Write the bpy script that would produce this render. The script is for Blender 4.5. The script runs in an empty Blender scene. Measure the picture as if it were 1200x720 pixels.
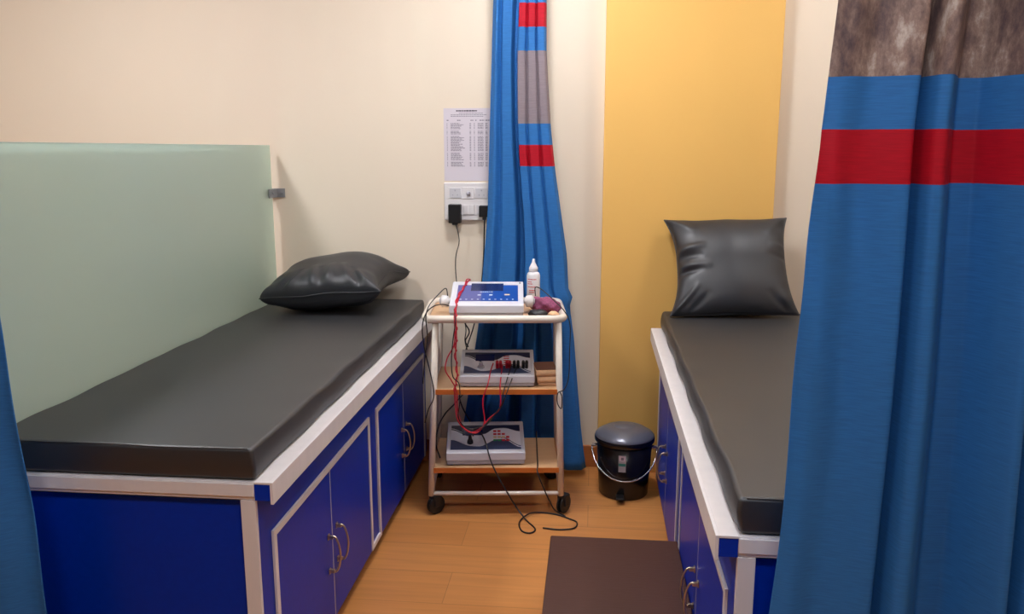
import bpy, bmesh, math, random
from mathutils import Vector, Matrix
random.seed(4)
PI = math.pi
scn = bpy.context.scene
COL = scn.collection

# ------------------------------------------------------------------ helpers
def lin(c):
    return tuple((x/12.92 if x <= .04045 else ((x+.055)/1.055)**2.4) for x in [v/255. for v in c]) + (1.,)

def tag(o, label=None, cat=None, group=None, kind=None):
    if label: o['label'] = label
    if cat: o['category'] = cat
    if group: o['group'] = group
    if kind: o['kind'] = kind
    return o

def thing(name, label, cat, loc=(0, 0, 0), rz=0, group=None):
    o = bpy.data.objects.new(name, None); COL.objects.link(o)
    o.empty_display_size = .05
    o.location = loc; o.rotation_euler = (0, 0, rz)
    return tag(o, label, cat, group)

def obj(name, bm, mats, parent=None, smooth=False, loc=None, rot=None, bevel=0, seg=2, label=None):
    me = bpy.data.meshes.new(name)
    bm.normal_update()
    bm.to_mesh(me); bm.free()
    if not isinstance(mats, (list, tuple)): mats = [mats]
    for m in mats: me.materials.append(m)
    o = bpy.data.objects.new(name, me); COL.objects.link(o)
    if parent: o.parent = parent
    if loc: o.location = loc
    if rot: o.rotation_euler = rot
    if smooth or bevel:
        for p in me.polygons: p.use_smooth = True
    if bevel:
        b = o.modifiers.new('bevel', 'BEVEL'); b.width = bevel; b.segments = seg
        b.limit_method = 'ANGLE'; b.angle_limit = math.radians(35); b.harden_normals = True
    if label: o['label'] = label
    return o

def NB(): return bmesh.new()

def box(bm, x0, x1, y0, y1, z0, z1, mi=0):
    if x0 > x1: x0, x1 = x1, x0
    v = [bm.verts.new(p) for p in [(x0,y0,z0),(x1,y0,z0),(x1,y1,z0),(x0,y1,z0),(x0,y0,z1),(x1,y0,z1),(x1,y1,z1),(x0,y1,z1)]]
    fs = []
    for q in [(0,3,2,1),(4,5,6,7),(0,1,5,4),(1,2,6,5),(2,3,7,6),(3,0,4,7)]:
        f = bm.faces.new([v[i] for i in q]); f.material_index = mi; fs.append(f)
    return fs

def spline(pts, n=8, closed=False):
    P = [Vector(p) for p in pts]
    if len(P) < 3 and not closed: return P
    out = []
    N = len(P)
    rng = range(N if closed else N-1)
    for i in rng:
        p1 = P[i]; p2 = P[(i+1) % N]
        p0 = P[i-1] if (closed or i > 0) else p1*2-p2
        p3 = P[(i+2) % N] if (closed or i+2 < N) else p2*2-p1
        for k in range(n):
            t = k/n
            out.append(.5*((2*p1)+(p2-p0)*t+(2*p0-5*p1+4*p2-p3)*t*t+(3*p1-p0-3*p2+p3)*t**3))
    if not closed: out.append(P[-1])
    return out

def tube(bm, path, r, seg=10, closed=False, caps=True, mi=0, flat=1.0):
    P = [Vector(p) for p in path]; N = len(P)
    rings = []
    prev = None
    for i in range(N):
        if closed: t = P[(i+1) % N]-P[i-1]
        elif i == 0: t = P[1]-P[0]
        elif i == N-1: t = P[-1]-P[-2]
        else: t = P[i+1]-P[i-1]
        if t.length < 1e-9: t = Vector((0, 0, 1))
        t.normalize()
        if prev is None:
            a = Vector((0, 0, 1)) if abs(t.z) < .9 else Vector((1, 0, 0))
            u = (a-t*a.dot(t)).normalized()
        else:
            u = (prev-t*prev.dot(t))
            u = u.normalized() if u.length > 1e-6 else t.orthogonal().normalized()
        prev = u
        w = t.cross(u)
        rr = r[i] if isinstance(r, (list, tuple)) else r
        rings.append([bm.verts.new(P[i]+u*rr*flat*math.cos(2*PI*k/seg)+w*rr*math.sin(2*PI*k/seg)) for k in range(seg)])
    for i in range(N if closed else N-1):
        a, b = rings[i], rings[(i+1) % N]
        for k in range(seg):
            f = bm.faces.new((a[k], a[(k+1) % seg], b[(k+1) % seg], b[k])); f.material_index = mi
    if caps and not closed:
        f = bm.faces.new(rings[0][::-1]); f.material_index = mi
        f = bm.faces.new(rings[-1]); f.material_index = mi

def lathe(bm, prof, seg=32, c=(0, 0, 0), axis='z', mi=0, sx=1, sy=1):
    rings = []
    def P(r, h, a):
        if axis == 'z': return (c[0]+r*math.cos(a)*sx, c[1]+r*math.sin(a)*sy, c[2]+h)
        if axis == 'x': return (c[0]+h, c[1]+r*math.cos(a), c[2]+r*math.sin(a))
        return (c[0]+r*math.cos(a), c[1]+h, c[2]+r*math.sin(a))
    for r, h in prof:
        if r < 1e-6: rings.append([bm.verts.new(P(0, h, 0))])
        else: rings.append([bm.verts.new(P(r, h, 2*PI*k/seg)) for k in range(seg)])
    for a, b in zip(rings, rings[1:]):
        for k in range(seg):
            k2 = (k+1) % seg
            if len(a) == 1 and len(b) == 1: continue
            if len(a) == 1: f = bm.faces.new((a[0], b[k2], b[k]))
            elif len(b) == 1: f = bm.faces.new((a[k], a[k2], b[0]))
            else: f = bm.faces.new((a[k], a[k2], b[k2], b[k]))
            f.material_index = mi
    bmesh.ops.recalc_face_normals(bm, faces=bm.faces)

def poly(bm, pts, mi=0):
    f = bm.faces.new([bm.verts.new(p) for p in pts]); f.material_index = mi
    return f

def rrect(x0, x1, y0, y1, r, z, n=6):
    out = []
    for cx, cy, a0 in [(x1-r, y1-r, 0), (x0+r, y1-r, PI/2), (x0+r, y0+r, PI), (x1-r, y0+r, 1.5*PI)]:
        for k in range(n+1):
            a = a0+PI/2*k/n
            out.append((cx+r*math.cos(a), cy+r*math.sin(a), z))
    return out

def lerp_tab(tab, x):
    if x <= tab[0][0]: return tab[0][1]
    for (a, b), (c, d) in zip(tab, tab[1:]):
        if x <= c: return b+(d-b)*(x-a)/(c-a)
    return tab[-1][1]

def smooth_tab(tab, x):
    """cubic through the knots with limited slopes"""
    if x <= tab[0][0]: return tab[0][1]
    N = len(tab)
    for i in range(N-1):
        (a, b), (c, d) = tab[i], tab[i+1]
        if x <= c:
            m = (d-b)/(c-a)
            def slope(k):
                if k == 0 or k == N-1: return 0.
                l = (tab[k][1]-tab[k-1][1])/(tab[k][0]-tab[k-1][0]); r = (tab[k+1][1]-tab[k][1])/(tab[k+1][0]-tab[k][0])
                return 0. if l*r <= 0 else 2*l*r/(l+r)
            m0, m1 = slope(i), slope(i+1); h = c-a; t = (x-a)/h
            return (2*t**3-3*t*t+1)*b+(t**3-2*t*t+t)*h*m0+(3*t*t-2*t**3)*d+(t**3-t*t)*h*m1
    return tab[-1][1]

# ------------------------------------------------------------------ materials
def mat(name, col, rough=.5, metal=0, spec=.5, noise=None, bump=None, coat=0, emit=None):
    m = bpy.data.materials.new(name); m.use_nodes = True
    nt = m.node_tree; b = nt.nodes['Principled BSDF']
    c = lin(col)
    b.inputs['Base Color'].default_value = c
    b.inputs['Roughness'].default_value = rough
    b.inputs['Metallic'].default_value = metal
    b.inputs['Specular IOR Level'].default_value = spec
    b.inputs['Coat Weight'].default_value = coat
    tc = nt.nodes.new('ShaderNodeTexCoord')
    if noise:      # (scale vector, amount)
        mp = nt.nodes.new('ShaderNodeMapping'); mp.inputs['Scale'].default_value = noise[0]
        n = nt.nodes.new('ShaderNodeTexNoise'); n.inputs['Scale'].default_value = 1; n.inputs['Detail'].default_value = 5
        nt.links.new(tc.outputs['Object'], mp.inputs[0]); nt.links.new(mp.outputs[0], n.inputs['Vector'])
        r = nt.nodes.new('ShaderNodeMapRange'); r.inputs[1].default_value = .3; r.inputs[2].default_value = .7
        r.inputs[3].default_value = 1-noise[1]; r.inputs[4].default_value = 1+noise[1]
        nt.links.new(n.outputs['Fac'], r.inputs[0])
        mx = nt.nodes.new('ShaderNodeVectorMath'); mx.operation = 'SCALE'
        mx.inputs[0].default_value = c[:3]
        nt.links.new(r.outputs[0], mx.inputs['Scale']); nt.links.new(mx.outputs[0], b.inputs['Base Color'])
    if bump:       # (scale vector, strength, distance)
        mp = nt.nodes.new('ShaderNodeMapping'); mp.inputs['Scale'].default_value = bump[0]
        n = nt.nodes.new('ShaderNodeTexNoise'); n.inputs['Scale'].default_value = 1; n.inputs['Detail'].default_value = 4
        nt.links.new(tc.outputs['Object'], mp.inputs[0]); nt.links.new(mp.outputs[0], n.inputs['Vector'])
        bp = nt.nodes.new('ShaderNodeBump'); bp.inputs['Strength'].default_value = bump[1]; bp.inputs['Distance'].default_value = bump[2]
        nt.links.new(n.outputs['Fac'], bp.inputs['Height']); nt.links.new(bp.outputs[0], b.inputs['Normal'])
    if emit:
        b.inputs['Emission Color'].default_value = (*emit[0], 1); b.inputs['Emission Strength'].default_value = emit[1]
    return m

def floor_mat():
    m = bpy.data.materials.new('laminate'); m.use_nodes = True
    nt = m.node_tree; b = nt.nodes['Principled BSDF']; L = nt.links.new
    tc = nt.nodes.new('ShaderNodeTexCoord')
    br = nt.nodes.new('ShaderNodeTexBrick')
    br.inputs['Scale'].default_value = 1; br.inputs['Brick Width'].default_value = 1.2; br.inputs['Row Height'].default_value = .19
    br.inputs['Mortar Size'].default_value = .0012; br.inputs['Mortar Smooth'].default_value = .3
    br.inputs['Color1'].default_value = lin((204, 138, 78)); br.inputs['Color2'].default_value = lin((194, 128, 70))
    br.inputs['Mortar'].default_value = lin((160, 104, 58)); br.offset = .37
    L(tc.outputs['Object'], br.inputs['Vector'])
    mp = nt.nodes.new('ShaderNodeMapping'); mp.inputs['Scale'].default_value = (2.5, 38, 1)
    L(tc.outputs['Object'], mp.inputs[0])
    n = nt.nodes.new('ShaderNodeTexNoise'); n.inputs['Scale'].default_value = 1; n.inputs['Detail'].default_value = 6; n.inputs['Distortion'].default_value = .6
    L(mp.outputs[0], n.inputs['Vector'])
    r = nt.nodes.new('ShaderNodeMapRange'); r.inputs[1].default_value = .3; r.inputs[2].default_value = .7; r.inputs[3].default_value = .9; r.inputs[4].default_value = 1.09
    L(n.outputs['Fac'], r.inputs[0])
    s = nt.nodes.new('ShaderNodeVectorMath'); s.operation = 'SCALE'
    L(br.outputs['Color'], s.inputs[0]); L(r.outputs[0], s.inputs['Scale']); L(s.outputs[0], b.inputs['Base Color'])
    b.inputs['Roughness'].default_value = .33; b.inputs['Specular IOR Level'].default_value = .5
    return m

def glass_mat():
    m = bpy.data.materials.new('frosted_glass'); m.use_nodes = True
    nt = m.node_tree; nt.nodes.clear(); L = nt.links.new
    out = nt.nodes.new('ShaderNodeOutputMaterial')
    tl = nt.nodes.new('ShaderNodeBsdfTranslucent'); tl.inputs[0].default_value = (.80, .96, .89, 1)
    df = nt.nodes.new('ShaderNodeBsdfDiffuse'); df.inputs[0].default_value = (.74, .90, .83, 1)
    gl = nt.nodes.new('ShaderNodeBsdfGlossy'); gl.inputs['Color'].default_value = (1, 1, 1, 1); gl.inputs['Roughness'].default_value = .32
    tr = nt.nodes.new('ShaderNodeBsdfTransparent'); tr.inputs[0].default_value = (.84, .965, .93, 1)
    m1 = nt.nodes.new('ShaderNodeMixShader'); m1.inputs[0].default_value = .34
    m2 = nt.nodes.new('ShaderNodeMixShader'); m2.inputs[0].default_value = .52
    m3 = nt.nodes.new('ShaderNodeMixShader')
    fr = nt.nodes.new('ShaderNodeFresnel'); fr.inputs[0].default_value = 1.4
    L(tl.outputs[0], m1.inputs[1]); L(df.outputs[0], m1.inputs[2])
    L(m1.outputs[0], m2.inputs[1]); L(tr.outputs[0], m2.inputs[2])
    L(fr.outputs[0], m3.inputs[0]); L(m2.outputs[0], m3.inputs[1]); L(gl.outputs[0], m3.inputs[2])
    L(m3.outputs[0], out.inputs[0])
    return m

def fabric_mat(name, col, amt=.13, sheen=0):
    m = mat(name, col, .62, spec=.25, noise=((30, 30, 620), amt), bump=((60, 60, 700), .12, .001))
    m.node_tree.nodes['Principled BSDF'].inputs['Sheen Weight'].default_value = sheen
    return m

def mottled_mat():
    m = bpy.data.materials.new('mottled_print'); m.use_nodes = True
    nt = m.node_tree; b = nt.nodes['Principled BSDF']; L = nt.links.new
    tc = nt.nodes.new('ShaderNodeTexCoord')
    mp = nt.nodes.new('ShaderNodeMapping'); mp.inputs['Scale'].default_value = (26, 26, 13)
    n = nt.nodes.new('ShaderNodeTexNoise'); n.inputs['Scale'].default_value = 1; n.inputs['Detail'].default_value = 9; n.inputs['Roughness'].default_value = .72
    cr = nt.nodes.new('ShaderNodeValToRGB')
    e = cr.color_ramp.elements
    e[0].position = .34; e[0].color = lin((74, 60, 66)); e[1].position = .68; e[1].color = lin((196, 186, 178))
    x = e.new(.46); x.color = lin((112, 92, 88)); x = e.new(.56); x.color = lin((146, 124, 114))
    L(tc.outputs['Object'], mp.inputs[0]); L(mp.outputs[0], n.inputs['Vector']); L(n.outputs['Fac'], cr.inputs[0]); L(cr.outputs[0], b.inputs['Base Color'])
    b.inputs['Roughness'].default_value = .5
    return m

M = {}
M['wall'] = mat('cream_paint', (231, 217, 197), .6, spec=.3, noise=((1.2, 1.2, 1.2), .015), bump=((90, 90, 90), .12, .002))
M['yellow'] = mat('yellow_paint', (234, 186, 104), .5, spec=.35, noise=((1.5, 1.5, 1.5), .015), bump=((90, 90, 90), .12, .002))
M['ceiling'] = mat('ceiling_paint', (196, 190, 182), .8)
M['floor'] = floor_mat()
M['dull'] = mat('brown_board', (120, 104, 92), .7)
M['skirt'] = mat('skirting_wood', (178, 108, 58), .4, noise=((4, 4, 60), .1))
M['blue'] = mat('blue_laminate', (0, 46, 165), .34, spec=.14, noise=((60, 60, 60), .05))
M['white'] = mat('white_laminate', (222, 216, 216), .35, noise=((30, 30, 3), .03))
M['leather'] = mat('black_leatherette', (30, 30, 33), .5, spec=.95, noise=((5, 5, 5), .06), bump=((420, 420, 420), .18, .002))
M['cushion'] = mat('black_cushion_vinyl', (36, 37, 42), .46, spec=.6, bump=((300, 300, 300), .1, .001))
M['nickel'] = mat('satin_nickel', (205, 190, 160), .28, 1)
M['steel'] = mat('steel', (150, 150, 152), .42, .35)
M['toe'] = mat('dark_brown_base', (62, 32, 26), .5)
M['glass'] = glass_mat()
M['blue_cloth'] = fabric_mat('blue_cloth', (44, 108, 174))
M['red_cloth'] = fabric_mat('red_cloth', (172, 10, 34), .14)
M['print'] = mottled_mat()
M['grey_cloth'] = fabric_mat('grey_cloth', (134, 122, 128), .10)
M['seam'] = fabric_mat('seam_cloth', (20, 84, 150), .1)
M['enamel'] = mat('white_enamel', (226, 216, 202), .32, coat=.2)
M['wood_top'] = mat('tan_board', (206, 164, 122), .35, noise=((3, 40, 3), .06))
M['wood_edge'] = mat('orange_edge', (196, 108, 44), .4, noise=((8, 8, 60), .08))
M['rubber'] = mat('black_rubber', (22, 22, 24), .45)
M['abs'] = mat('pale_plastic', (208, 208, 216), .38)
M['abs_grey'] = mat('grey_plastic', (172, 170, 178), .42)
M['plate'] = mat('switch_plate', (226, 222, 222), .35)
M['switch'] = mat('switch_grey', (204, 202, 206), .35)
M['navy'] = mat('navy_print', (26, 32, 62), .4)
M['panelblue'] = mat('blue_membrane', (26, 72, 156), .3)
M['panelviolet'] = mat('violet_membrane', (88, 92, 150), .3)
M['lcd'] = mat('display_window', (28, 38, 84), .15)
M['panelgrey'] = mat('grey_membrane', (226, 229, 240), .35)
M['slate'] = mat('slate_print', (64, 76, 110), .4)
M['inkwhite'] = mat('white_print', (225, 230, 240), .5)
M['inkgreen'] = mat('green_key', (40, 150, 80), .5)
M['inkred'] = mat('red_key', (205, 40, 50), .5)
M['inkyellow'] = mat('yellow_key', (220, 190, 150), .5)
M['red_wire'] = mat('red_wire', (190, 22, 48), .4)
M['black_wire'] = mat('black_wire', (24, 20, 24), .45)
M['bottle'] = mat('white_bottle', (232, 230, 232), .35)
M['pink'] = mat('plum_cloth', (136, 64, 98), .7, noise=((160, 160, 160), .3), bump=((200, 200, 200), .5, .003))
M['pad'] = mat('beige_foam', (222, 178, 138), .8, noise=((90, 90, 90), .08), bump=((200, 200, 200), .3, .002))
M['padbrown'] = mat('brown_pad', (112, 74, 58), .6)
M['paper'] = mat('paper', (214, 206, 214), .7)
M['ink'] = mat('grey_ink', (128, 122, 136), .8)
M['inkdark'] = mat('dark_ink', (70, 64, 76), .8)
M['bin'] = mat('black_bin_plastic', (20, 17, 18), .22, spec=.5)
M['binlid'] = mat('grey_lid_plastic', (116, 118, 130), .28, metal=.3)
M['chrome'] = mat('chrome_wire', (190, 186, 190), .2, 1)
M['teal'] = mat('teal_print', (40, 130, 120), .5)
M['lamp'] = mat('lamp_diffuser', (255, 255, 255), .5, emit=((1, .93, .82), 1))
M['step'] = mat('brown_ribbed_rubber', (70, 34, 22), .6, noise=((4, 4, 4), .06), bump=((10, 500, 10), .4, .003))
M['stepside'] = mat('step_side_laminate', (70, 44, 34), .5)

# ------------------------------------------------------------------ the setting
CZ = 2.6; YW = 3.454; XL = -3.1; XR = 1.55; YF = -3.4
def struct(name, bm, m, **k):
    o = obj(name, bm, m, **k); o['kind'] = 'structure'; return o
b = NB(); box(b, XL-.1, XR+.1, YF-.1, YW+.1, -.1, 0); struct('floor', b, M['floor'])
b = NB(); box(b, XL-.1, XR+.1, YF-.1, YW+.1, CZ, CZ+.1); struct('ceiling', b, M['ceiling'])
b = NB(); box(b, XL-.1, XR+.1, YW, YW+.1, 0, CZ); struct('wall_back', b, M['wall'])
b = NB(); box(b, XL-.1, XL, YF, YW, 0, CZ); struct('wall_left', b, M['wall'])
b = NB(); box(b, XR, XR+.1, YF, YW, 0, CZ); struct('wall_right', b, M['wall'])
b = NB(); box(b, XL-.1, XR+.1, YF-.1, YF, 0, CZ); struct('wall_front', b, M['dull'])
b = NB(); box(b, .036, .722, 3.404, YW, 0, CZ); o = struct('trim_1', b, M['yellow'], bevel=.003)
o['label'] = 'raised yellow painted panel on the cream wall behind the right bed'
b = NB(); box(b, XL, .036, 3.440, YW, 0, .098); struct('baseboard_back', b, M['skirt'], bevel=.003)

# ------------------------------------------------------------------ treatment beds
def make_bed(cx, cy, s, label, mlabel, grp='treatment beds along both sides'):
    """s = +1: the doors look towards +x; s = -1: towards -x. Local origin at the floor centre."""
    t = thing('treatment_bed', label, 'bed', (cx, cy, 0), 0, None)
    X = lambda x: s*x
    F, BK = -.91, .91
    W = .315
    # carcass
    b = NB(); box(b, -W, W, F+.012, BK, .05, .625); obj('body', b, M['blue'], t, bevel=.002)
    b = NB(); box(b, X(-W+.01), X(W-.03), F+.03, BK-.01, 0, .05); obj('toe_kick', b, M['toe'], t)
    b = NB(); box(b, -W, W, F, BK, .625, .667); obj('top_board', b, M['white'], t, bevel=.003)
    # overhanging ledge: blue bar with a white outer strip
    b = NB(); box(b, X(W), X(W+.036), F-.001, BK, .625, .6635); obj('ledge', b, M['blue'], t, bevel=.001)
    b = NB(); box(b, X(W+.036), X(W+.043), F-.003, BK, .618, .669)
    box(b, X(W), X(W+.0365), F-.003, BK, .6635, .669)
    obj('ledge_strip', b, M['white'], t, bevel=.0012)
    # end face: white frame round a blue panel
    b = NB()
    box(b, X(W-.034), X(W), F, F+.012, .03, .625); box(b, X(-W), X(-W+.034), F, F+.012, .03, .625)
    box(b, -W+.034, W-.034, F, F+.012, .03, .065)
    box(b, -W+.034, W-.034, F-.0, F+.012, .638-.013, .625)
    obj('end_frame', b, M['white'], t, bevel=.0015)
    b = NB(); box(b, -W, W, F-.004, F+.002, .634, .664); obj('end_rail', b, M['white'], t, bevel=.002)
    # doors
    for (y0, ym, y1) in ((.075, .485, .895), (.985, 1.375, 1.765)):
        for (a, c, ha) in ((y0+.018, ym-.0015, ym-.037), (ym+.0015, y1-.018, ym+.037)):
            b = NB(); box(b, X(W), X(W+.004), F+a, F+c, .05, .50)
            d = obj('door', b, M['blue'], t, bevel=.001)
            b = NB(); e = c if abs(c-ym) < .01 else a
            box(b, X(W+.002), X(W+.0045), F+e-.0012, F+e+.0012, .05, .50); obj('edge_band', b, M['abs_grey'], d)
            b = NB(); x0 = W+.004
            pts = [(X(x0), F+ha, .315), (X(x0+.018), F+ha, .318), (X(x0+.029), F+ha, .300), (X(x0+.034), F+ha, .265), (X(x0+.029), F+ha, .230), (X(x0+.018), F+ha, .212), (X(x0), F+ha, .215)]
            tube(b, spline(pts, 5), .0032, 8)
            for z in (.317, .213): box(b, X(x0), X(x0+.004), F+ha-.006, F+ha+.006, z-.008, z+.008)
            box(b, X(x0+.002), X(x0+.016), F+ha-.0045, F+ha+.0045, .311, .321)
            box(b, X(x0+.002), X(x0+.016), F+ha-.0045, F+ha+.0045, .209, .219)
            obj('handle', b, M['nickel'], d, smooth=False, bevel=.001, label='bow shaped brassy metal handle')
        b = NB()
        box(b, X(W), X(W+.007), F+y0, F+y0+.017, .05, .517)
        box(b, X(W), X(W+.007), F+y1-.017, F+y1, .05, .517)
        box(b, X(W), X(W+.007), F+y0+.017, F+y1-.017, .500, .517)
        if y0 < .5: box(b, X(W), X(W+.007), F+y1, F+.985, .05, .066)
        obj('door_moulding', b, M['white'], t, bevel=.001)
    # the loose mattress on top
    m = thing('mattress', mlabel, 'mattress', (cx, cy, .669), 0, None)
    b = NB()
    nx, ny, nz = 22, 60, 5
    w, l, h = .315, .905, .0735
    P = {}
    def pt(i, j, k):
        u = -1+2*i/nx; v = -1+2*j/ny; z = k/nz
        puff = .004*math.sin(PI*z)
        sag = .0008*math.sin(v*9+u*3)+.0012*math.sin(v*23+1.3)*abs(u)**6
        x = u*w+puff*(abs(u) > .99)*u+.0022*math.sin(v*17+z*3)*(abs(u) > .99)*u*s
        y = v*l+puff*(abs(v) > .99)*v
        zz = z*h+(sag if k == nz else 0)
        if k == nz: zz += .003*(1-u**8)*(1-v**8)
        key = (i, j, k)
        if key not in P: P[key] = b.verts.new((x, y, zz))
        return P[key]
    for i in range(nx):
        for j in range(ny):
            b.faces.new((pt(i, j, nz), pt(i+1, j, nz), pt(i+1, j+1, nz), pt(i, j+1, nz)))
            b.faces.new((pt(i, j, 0), pt(i, j+1, 0), pt(i+1, j+1, 0), pt(i+1, j, 0)))
    for k in range(nz):
        for i in range(nx):
            b.faces.new((pt(i, 0, k), pt(i+1, 0, k), pt(i+1, 0, k+1), pt(i, 0, k+1)))
            b.faces.new((pt(i, ny, k), pt(i, ny, k+1), pt(i+1, ny, k+1), pt(i+1, ny, k)))
        for j in range(ny):
            b.faces.new((pt(0, j, k), pt(0, j, k+1), pt(0, j+1, k+1), pt(0, j+1, k)))
            b.faces.new((pt(nx, j, k), pt(nx, j+1, k), pt(nx, j+1, k+1), pt(nx, j, k+1)))
    obj('cover', b, M['leather'], m, bevel=.009, seg=3)
    b = NB(); q = .004
    tube(b, spline([(-w+.012, -l+.001, h-.001), (-w*.4, -l-.001, h-.0005), (0, -l, h), (w*.35, -l-.002, h-.002), (w-.012, -l+.001, h-.001)], 6), .0016, 6)
    obj('piping', b, M['leather'], m, smooth=True)
    return t

make_bed(-1.040, 2.525, 1, 'low blue cabinet bed with white edging, left of the trolley beside the glass screen',
         'black leatherette mattress on the bed beside the frosted glass')
make_bed(.597, 2.370, -1, 'blue cabinet bed with white edging, right of the bin before the yellow panel',
         'black leatherette mattress before the yellow panel, partly behind the curtain')

# ------------------------------------------------------------------ cushions
def cushion(name, label, w, h, T, rot, xy, zmin, seed, wr=1.0, cl=.1, cr=.1, cb=.04, ct=.04, folds=(), ears=(), full=.42):
    """Two inflated sheets sharing a rim. folds: (u0, v0, u1, v1, depth, half-width) creases on the upper sheet."""
    rnd = random.Random(seed)
    t = thing(name, label, 'cushion')
    n = 84
    b = NB()
    ph = [rnd.uniform(0, 6) for _ in range(12)]
    def side(sg):
        g = []
        for i in range(n+1):
            row = []
            for j in range(n+1):
                u = -1+2*i/n; v = -1+2*j/n
                u = math.sin(u*PI/2)*.6+u*.4; v = math.sin(v*PI/2)*.6+v*.4
                kx = (cl if u < 0 else cr); ky = (cb if v < 0 else ct)
                x = w/2*u*(1-kx*(1-abs(v)**2.6)*abs(u)**.5); y = h/2*v*(1-ky*(1-abs(u)**2.6)*abs(v)**.5)
                th = T*(max(0, 1-abs(u)**2.4)*max(0, 1-abs(v)**2.4))**full
                ed = max(abs(u), abs(v))
                g1 = math.exp(-((1-abs(u))/.30)**2)*(1-abs(u)**12)
                g2 = math.exp(-((1-abs(v))/.30)**2)*(1-abs(v)**12)
                a1 = math.sin(v*11+ph[0]+2*u)+.6*math.sin(v*19+ph[1]-3*u)
                a2 = math.sin(u*10+ph[2]+2*v)+.6*math.sin(u*18+ph[3]-3*v)
                dim = .0030*wr*(g1*a1*(.25+abs(v))+g2*a2*(.25+abs(u)))
                f = 0.
                if sg > 0:
                    for (u0, v0, u1, v1, am, hw) in folds:
                        du, dv = u1-u0, v1-v0; L2 = du*du+dv*dv
                        tt = max(0, min(1, ((u-u0)*du+(v-v0)*dv)/L2))
                        px, py = u0+du*tt-u, v0+dv*tt-v
                        q = (px*px+py*py)/(hw*hw)
                        f += am*math.exp(-q)*(1-tt)**.6*(1-q*.35 if q < 4 else 0)
                    f *= (1-ed**16)
                z = sg*th+sg*dim*(1 if ed < .999 else 0)+f
                zs = .005*math.sin(u*5+ph[5])*(1-abs(u))+.005*math.sin(v*4+ph[6])*(1-abs(v))
                for (eu, ev, am) in ears:
                    zs += am*math.exp(-((u-eu)**2+(v-ev)**2)/.16)
                row.append((x, y, z+zs))
            g.append(row)
        return g
    Rm = rot.to_3x3()
    A = [[Rm @ Vector(p) for p in r] for r in side(1)]; B = [[Rm @ Vector(p) for p in r] for r in side(-1)]
    lo = min(min(p.z for r in G for p in r) for G in (A, B))
    t.location = (xy[0], xy[1], zmin-lo+.0005)
    VA = [[b.verts.new(p) for p in r] for r in A]
    VB = [[VA[i][j] if i in (0, n) or j in (0, n) else b.verts.new(B[i][j]) for j in range(n+1)] for i in range(n+1)]
    for i in range(n):
        for j in range(n):
            b.faces.new((VA[i][j], VA[i+1][j], VA[i+1][j+1], VA[i][j+1]))
            b.faces.new((VB[i][j], VB[i][j+1], VB[i+1][j+1], VB[i+1][j]))
    rim = [A[i][0] for i in range(0, n)]+[A[n][j] for j in range(0, n)]+[A[i][n] for i in range(n, 0, -1)]+[A[0][j] for j in range(n, 0, -1)]
    obj('cover', b, M['cushion'], t, smooth=True)
    b = NB(); tube(b, rim, .0024, 6, closed=True); obj('seam', b, M['cushion'], t, smooth=True)
    return t

r1 = Matrix.Rotation(math.radians(-3), 4, 'Z') @ Matrix.Rotation(math.radians(-5), 4, 'Y') @ Matrix.Rotation(math.radians(7), 4, 'X')
cushion('cushion', 'plump black cushion lying flat at the head of the left bed', .49, .42, .094, r1, (-1.035, 3.218), .7448, 3, 1.1,
        .06, .19, .03, .05,
        folds=((-.62, -.95, -.42, -.45, -.012, .07), (-.50, -.95, -.30, -.5, .010, .06), (-.10, -.95, -.22, -.30, .010, .06), (.02, -.95, -.08, -.45, -.010, .06), (.16, -.95, .10, -.35, .010, .06), (.52, -.95, .30, -.35, .012, .08), (.66, -.95, .50, -.5, -.012, .07), (.8, -.9, .6, -.6, .010, .06)),
        ears=((1, 1, -.038),), full=.36)
r2 = Matrix.Rotation(math.radians(1), 4, 'Z') @ Matrix.Rotation(math.radians(90-35), 4, 'X') @ Matrix.Rotation(math.radians(1.5), 4, 'Z')
cushion('cushion', 'square black cushion leaning upright against the yellow panel', .485, .425, .078, r2, (.535, 3.258), .7448, 8, 1.0,
        .17, .12, .02, .06,
        folds=((-.98, .22, -.45, .30, .012, .07), (-.98, .08, -.50, .10, -.014, .07), (-.98, -.10, -.35, -.12, .012, .07), (-.98, -.24, -.50, -.16, -.012, .06), (.98, .05, .60, .12, -.008, .06), (.98, .25, .65, .32, .007, .06), (-.7, -.98, -.40, -.62, -.010, .08), (-.92, -.9, -.6, -.45, .012, .07), (.8, -.95, .55, -.6, -.009, .08), (.9, .9, .6, .55, .010, .10), (-.9, .9, -.6, .6, .010, .10)))

# ------------------------------------------------------------------ frosted glass screen with its clamp
t = thing('glass_screen', 'frosted pale green glass partition standing along the left bed', 'partition', (-1.372, 2.47, 0))
b = NB(); box(b, -.005, .005, -.93, .94, 0, 1.397); obj('pane', b, M['glass'], t, bevel=.002)
b = NB(); box(b, .006, .012, .895, .9835, 1.176, 1.214); box(b, -.012, -.006, .895, .9835, 1.176, 1.214)
box(b, -.012, .045, .978, .983, 1.176, 1.214)
lathe(b, [(0, -.004), (.006, -.004), (.006, .0), (0, .0)], 12, (.030, .977, 1.195), 'y')
lathe(b, [(0, .0), (.006, .0), (.006, .004), (0, .004)], 12, (.012, .93, 1.195), 'x')
obj('clamp', b, M['steel'], t, bevel=.001, label='square steel wall clamp')

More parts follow.
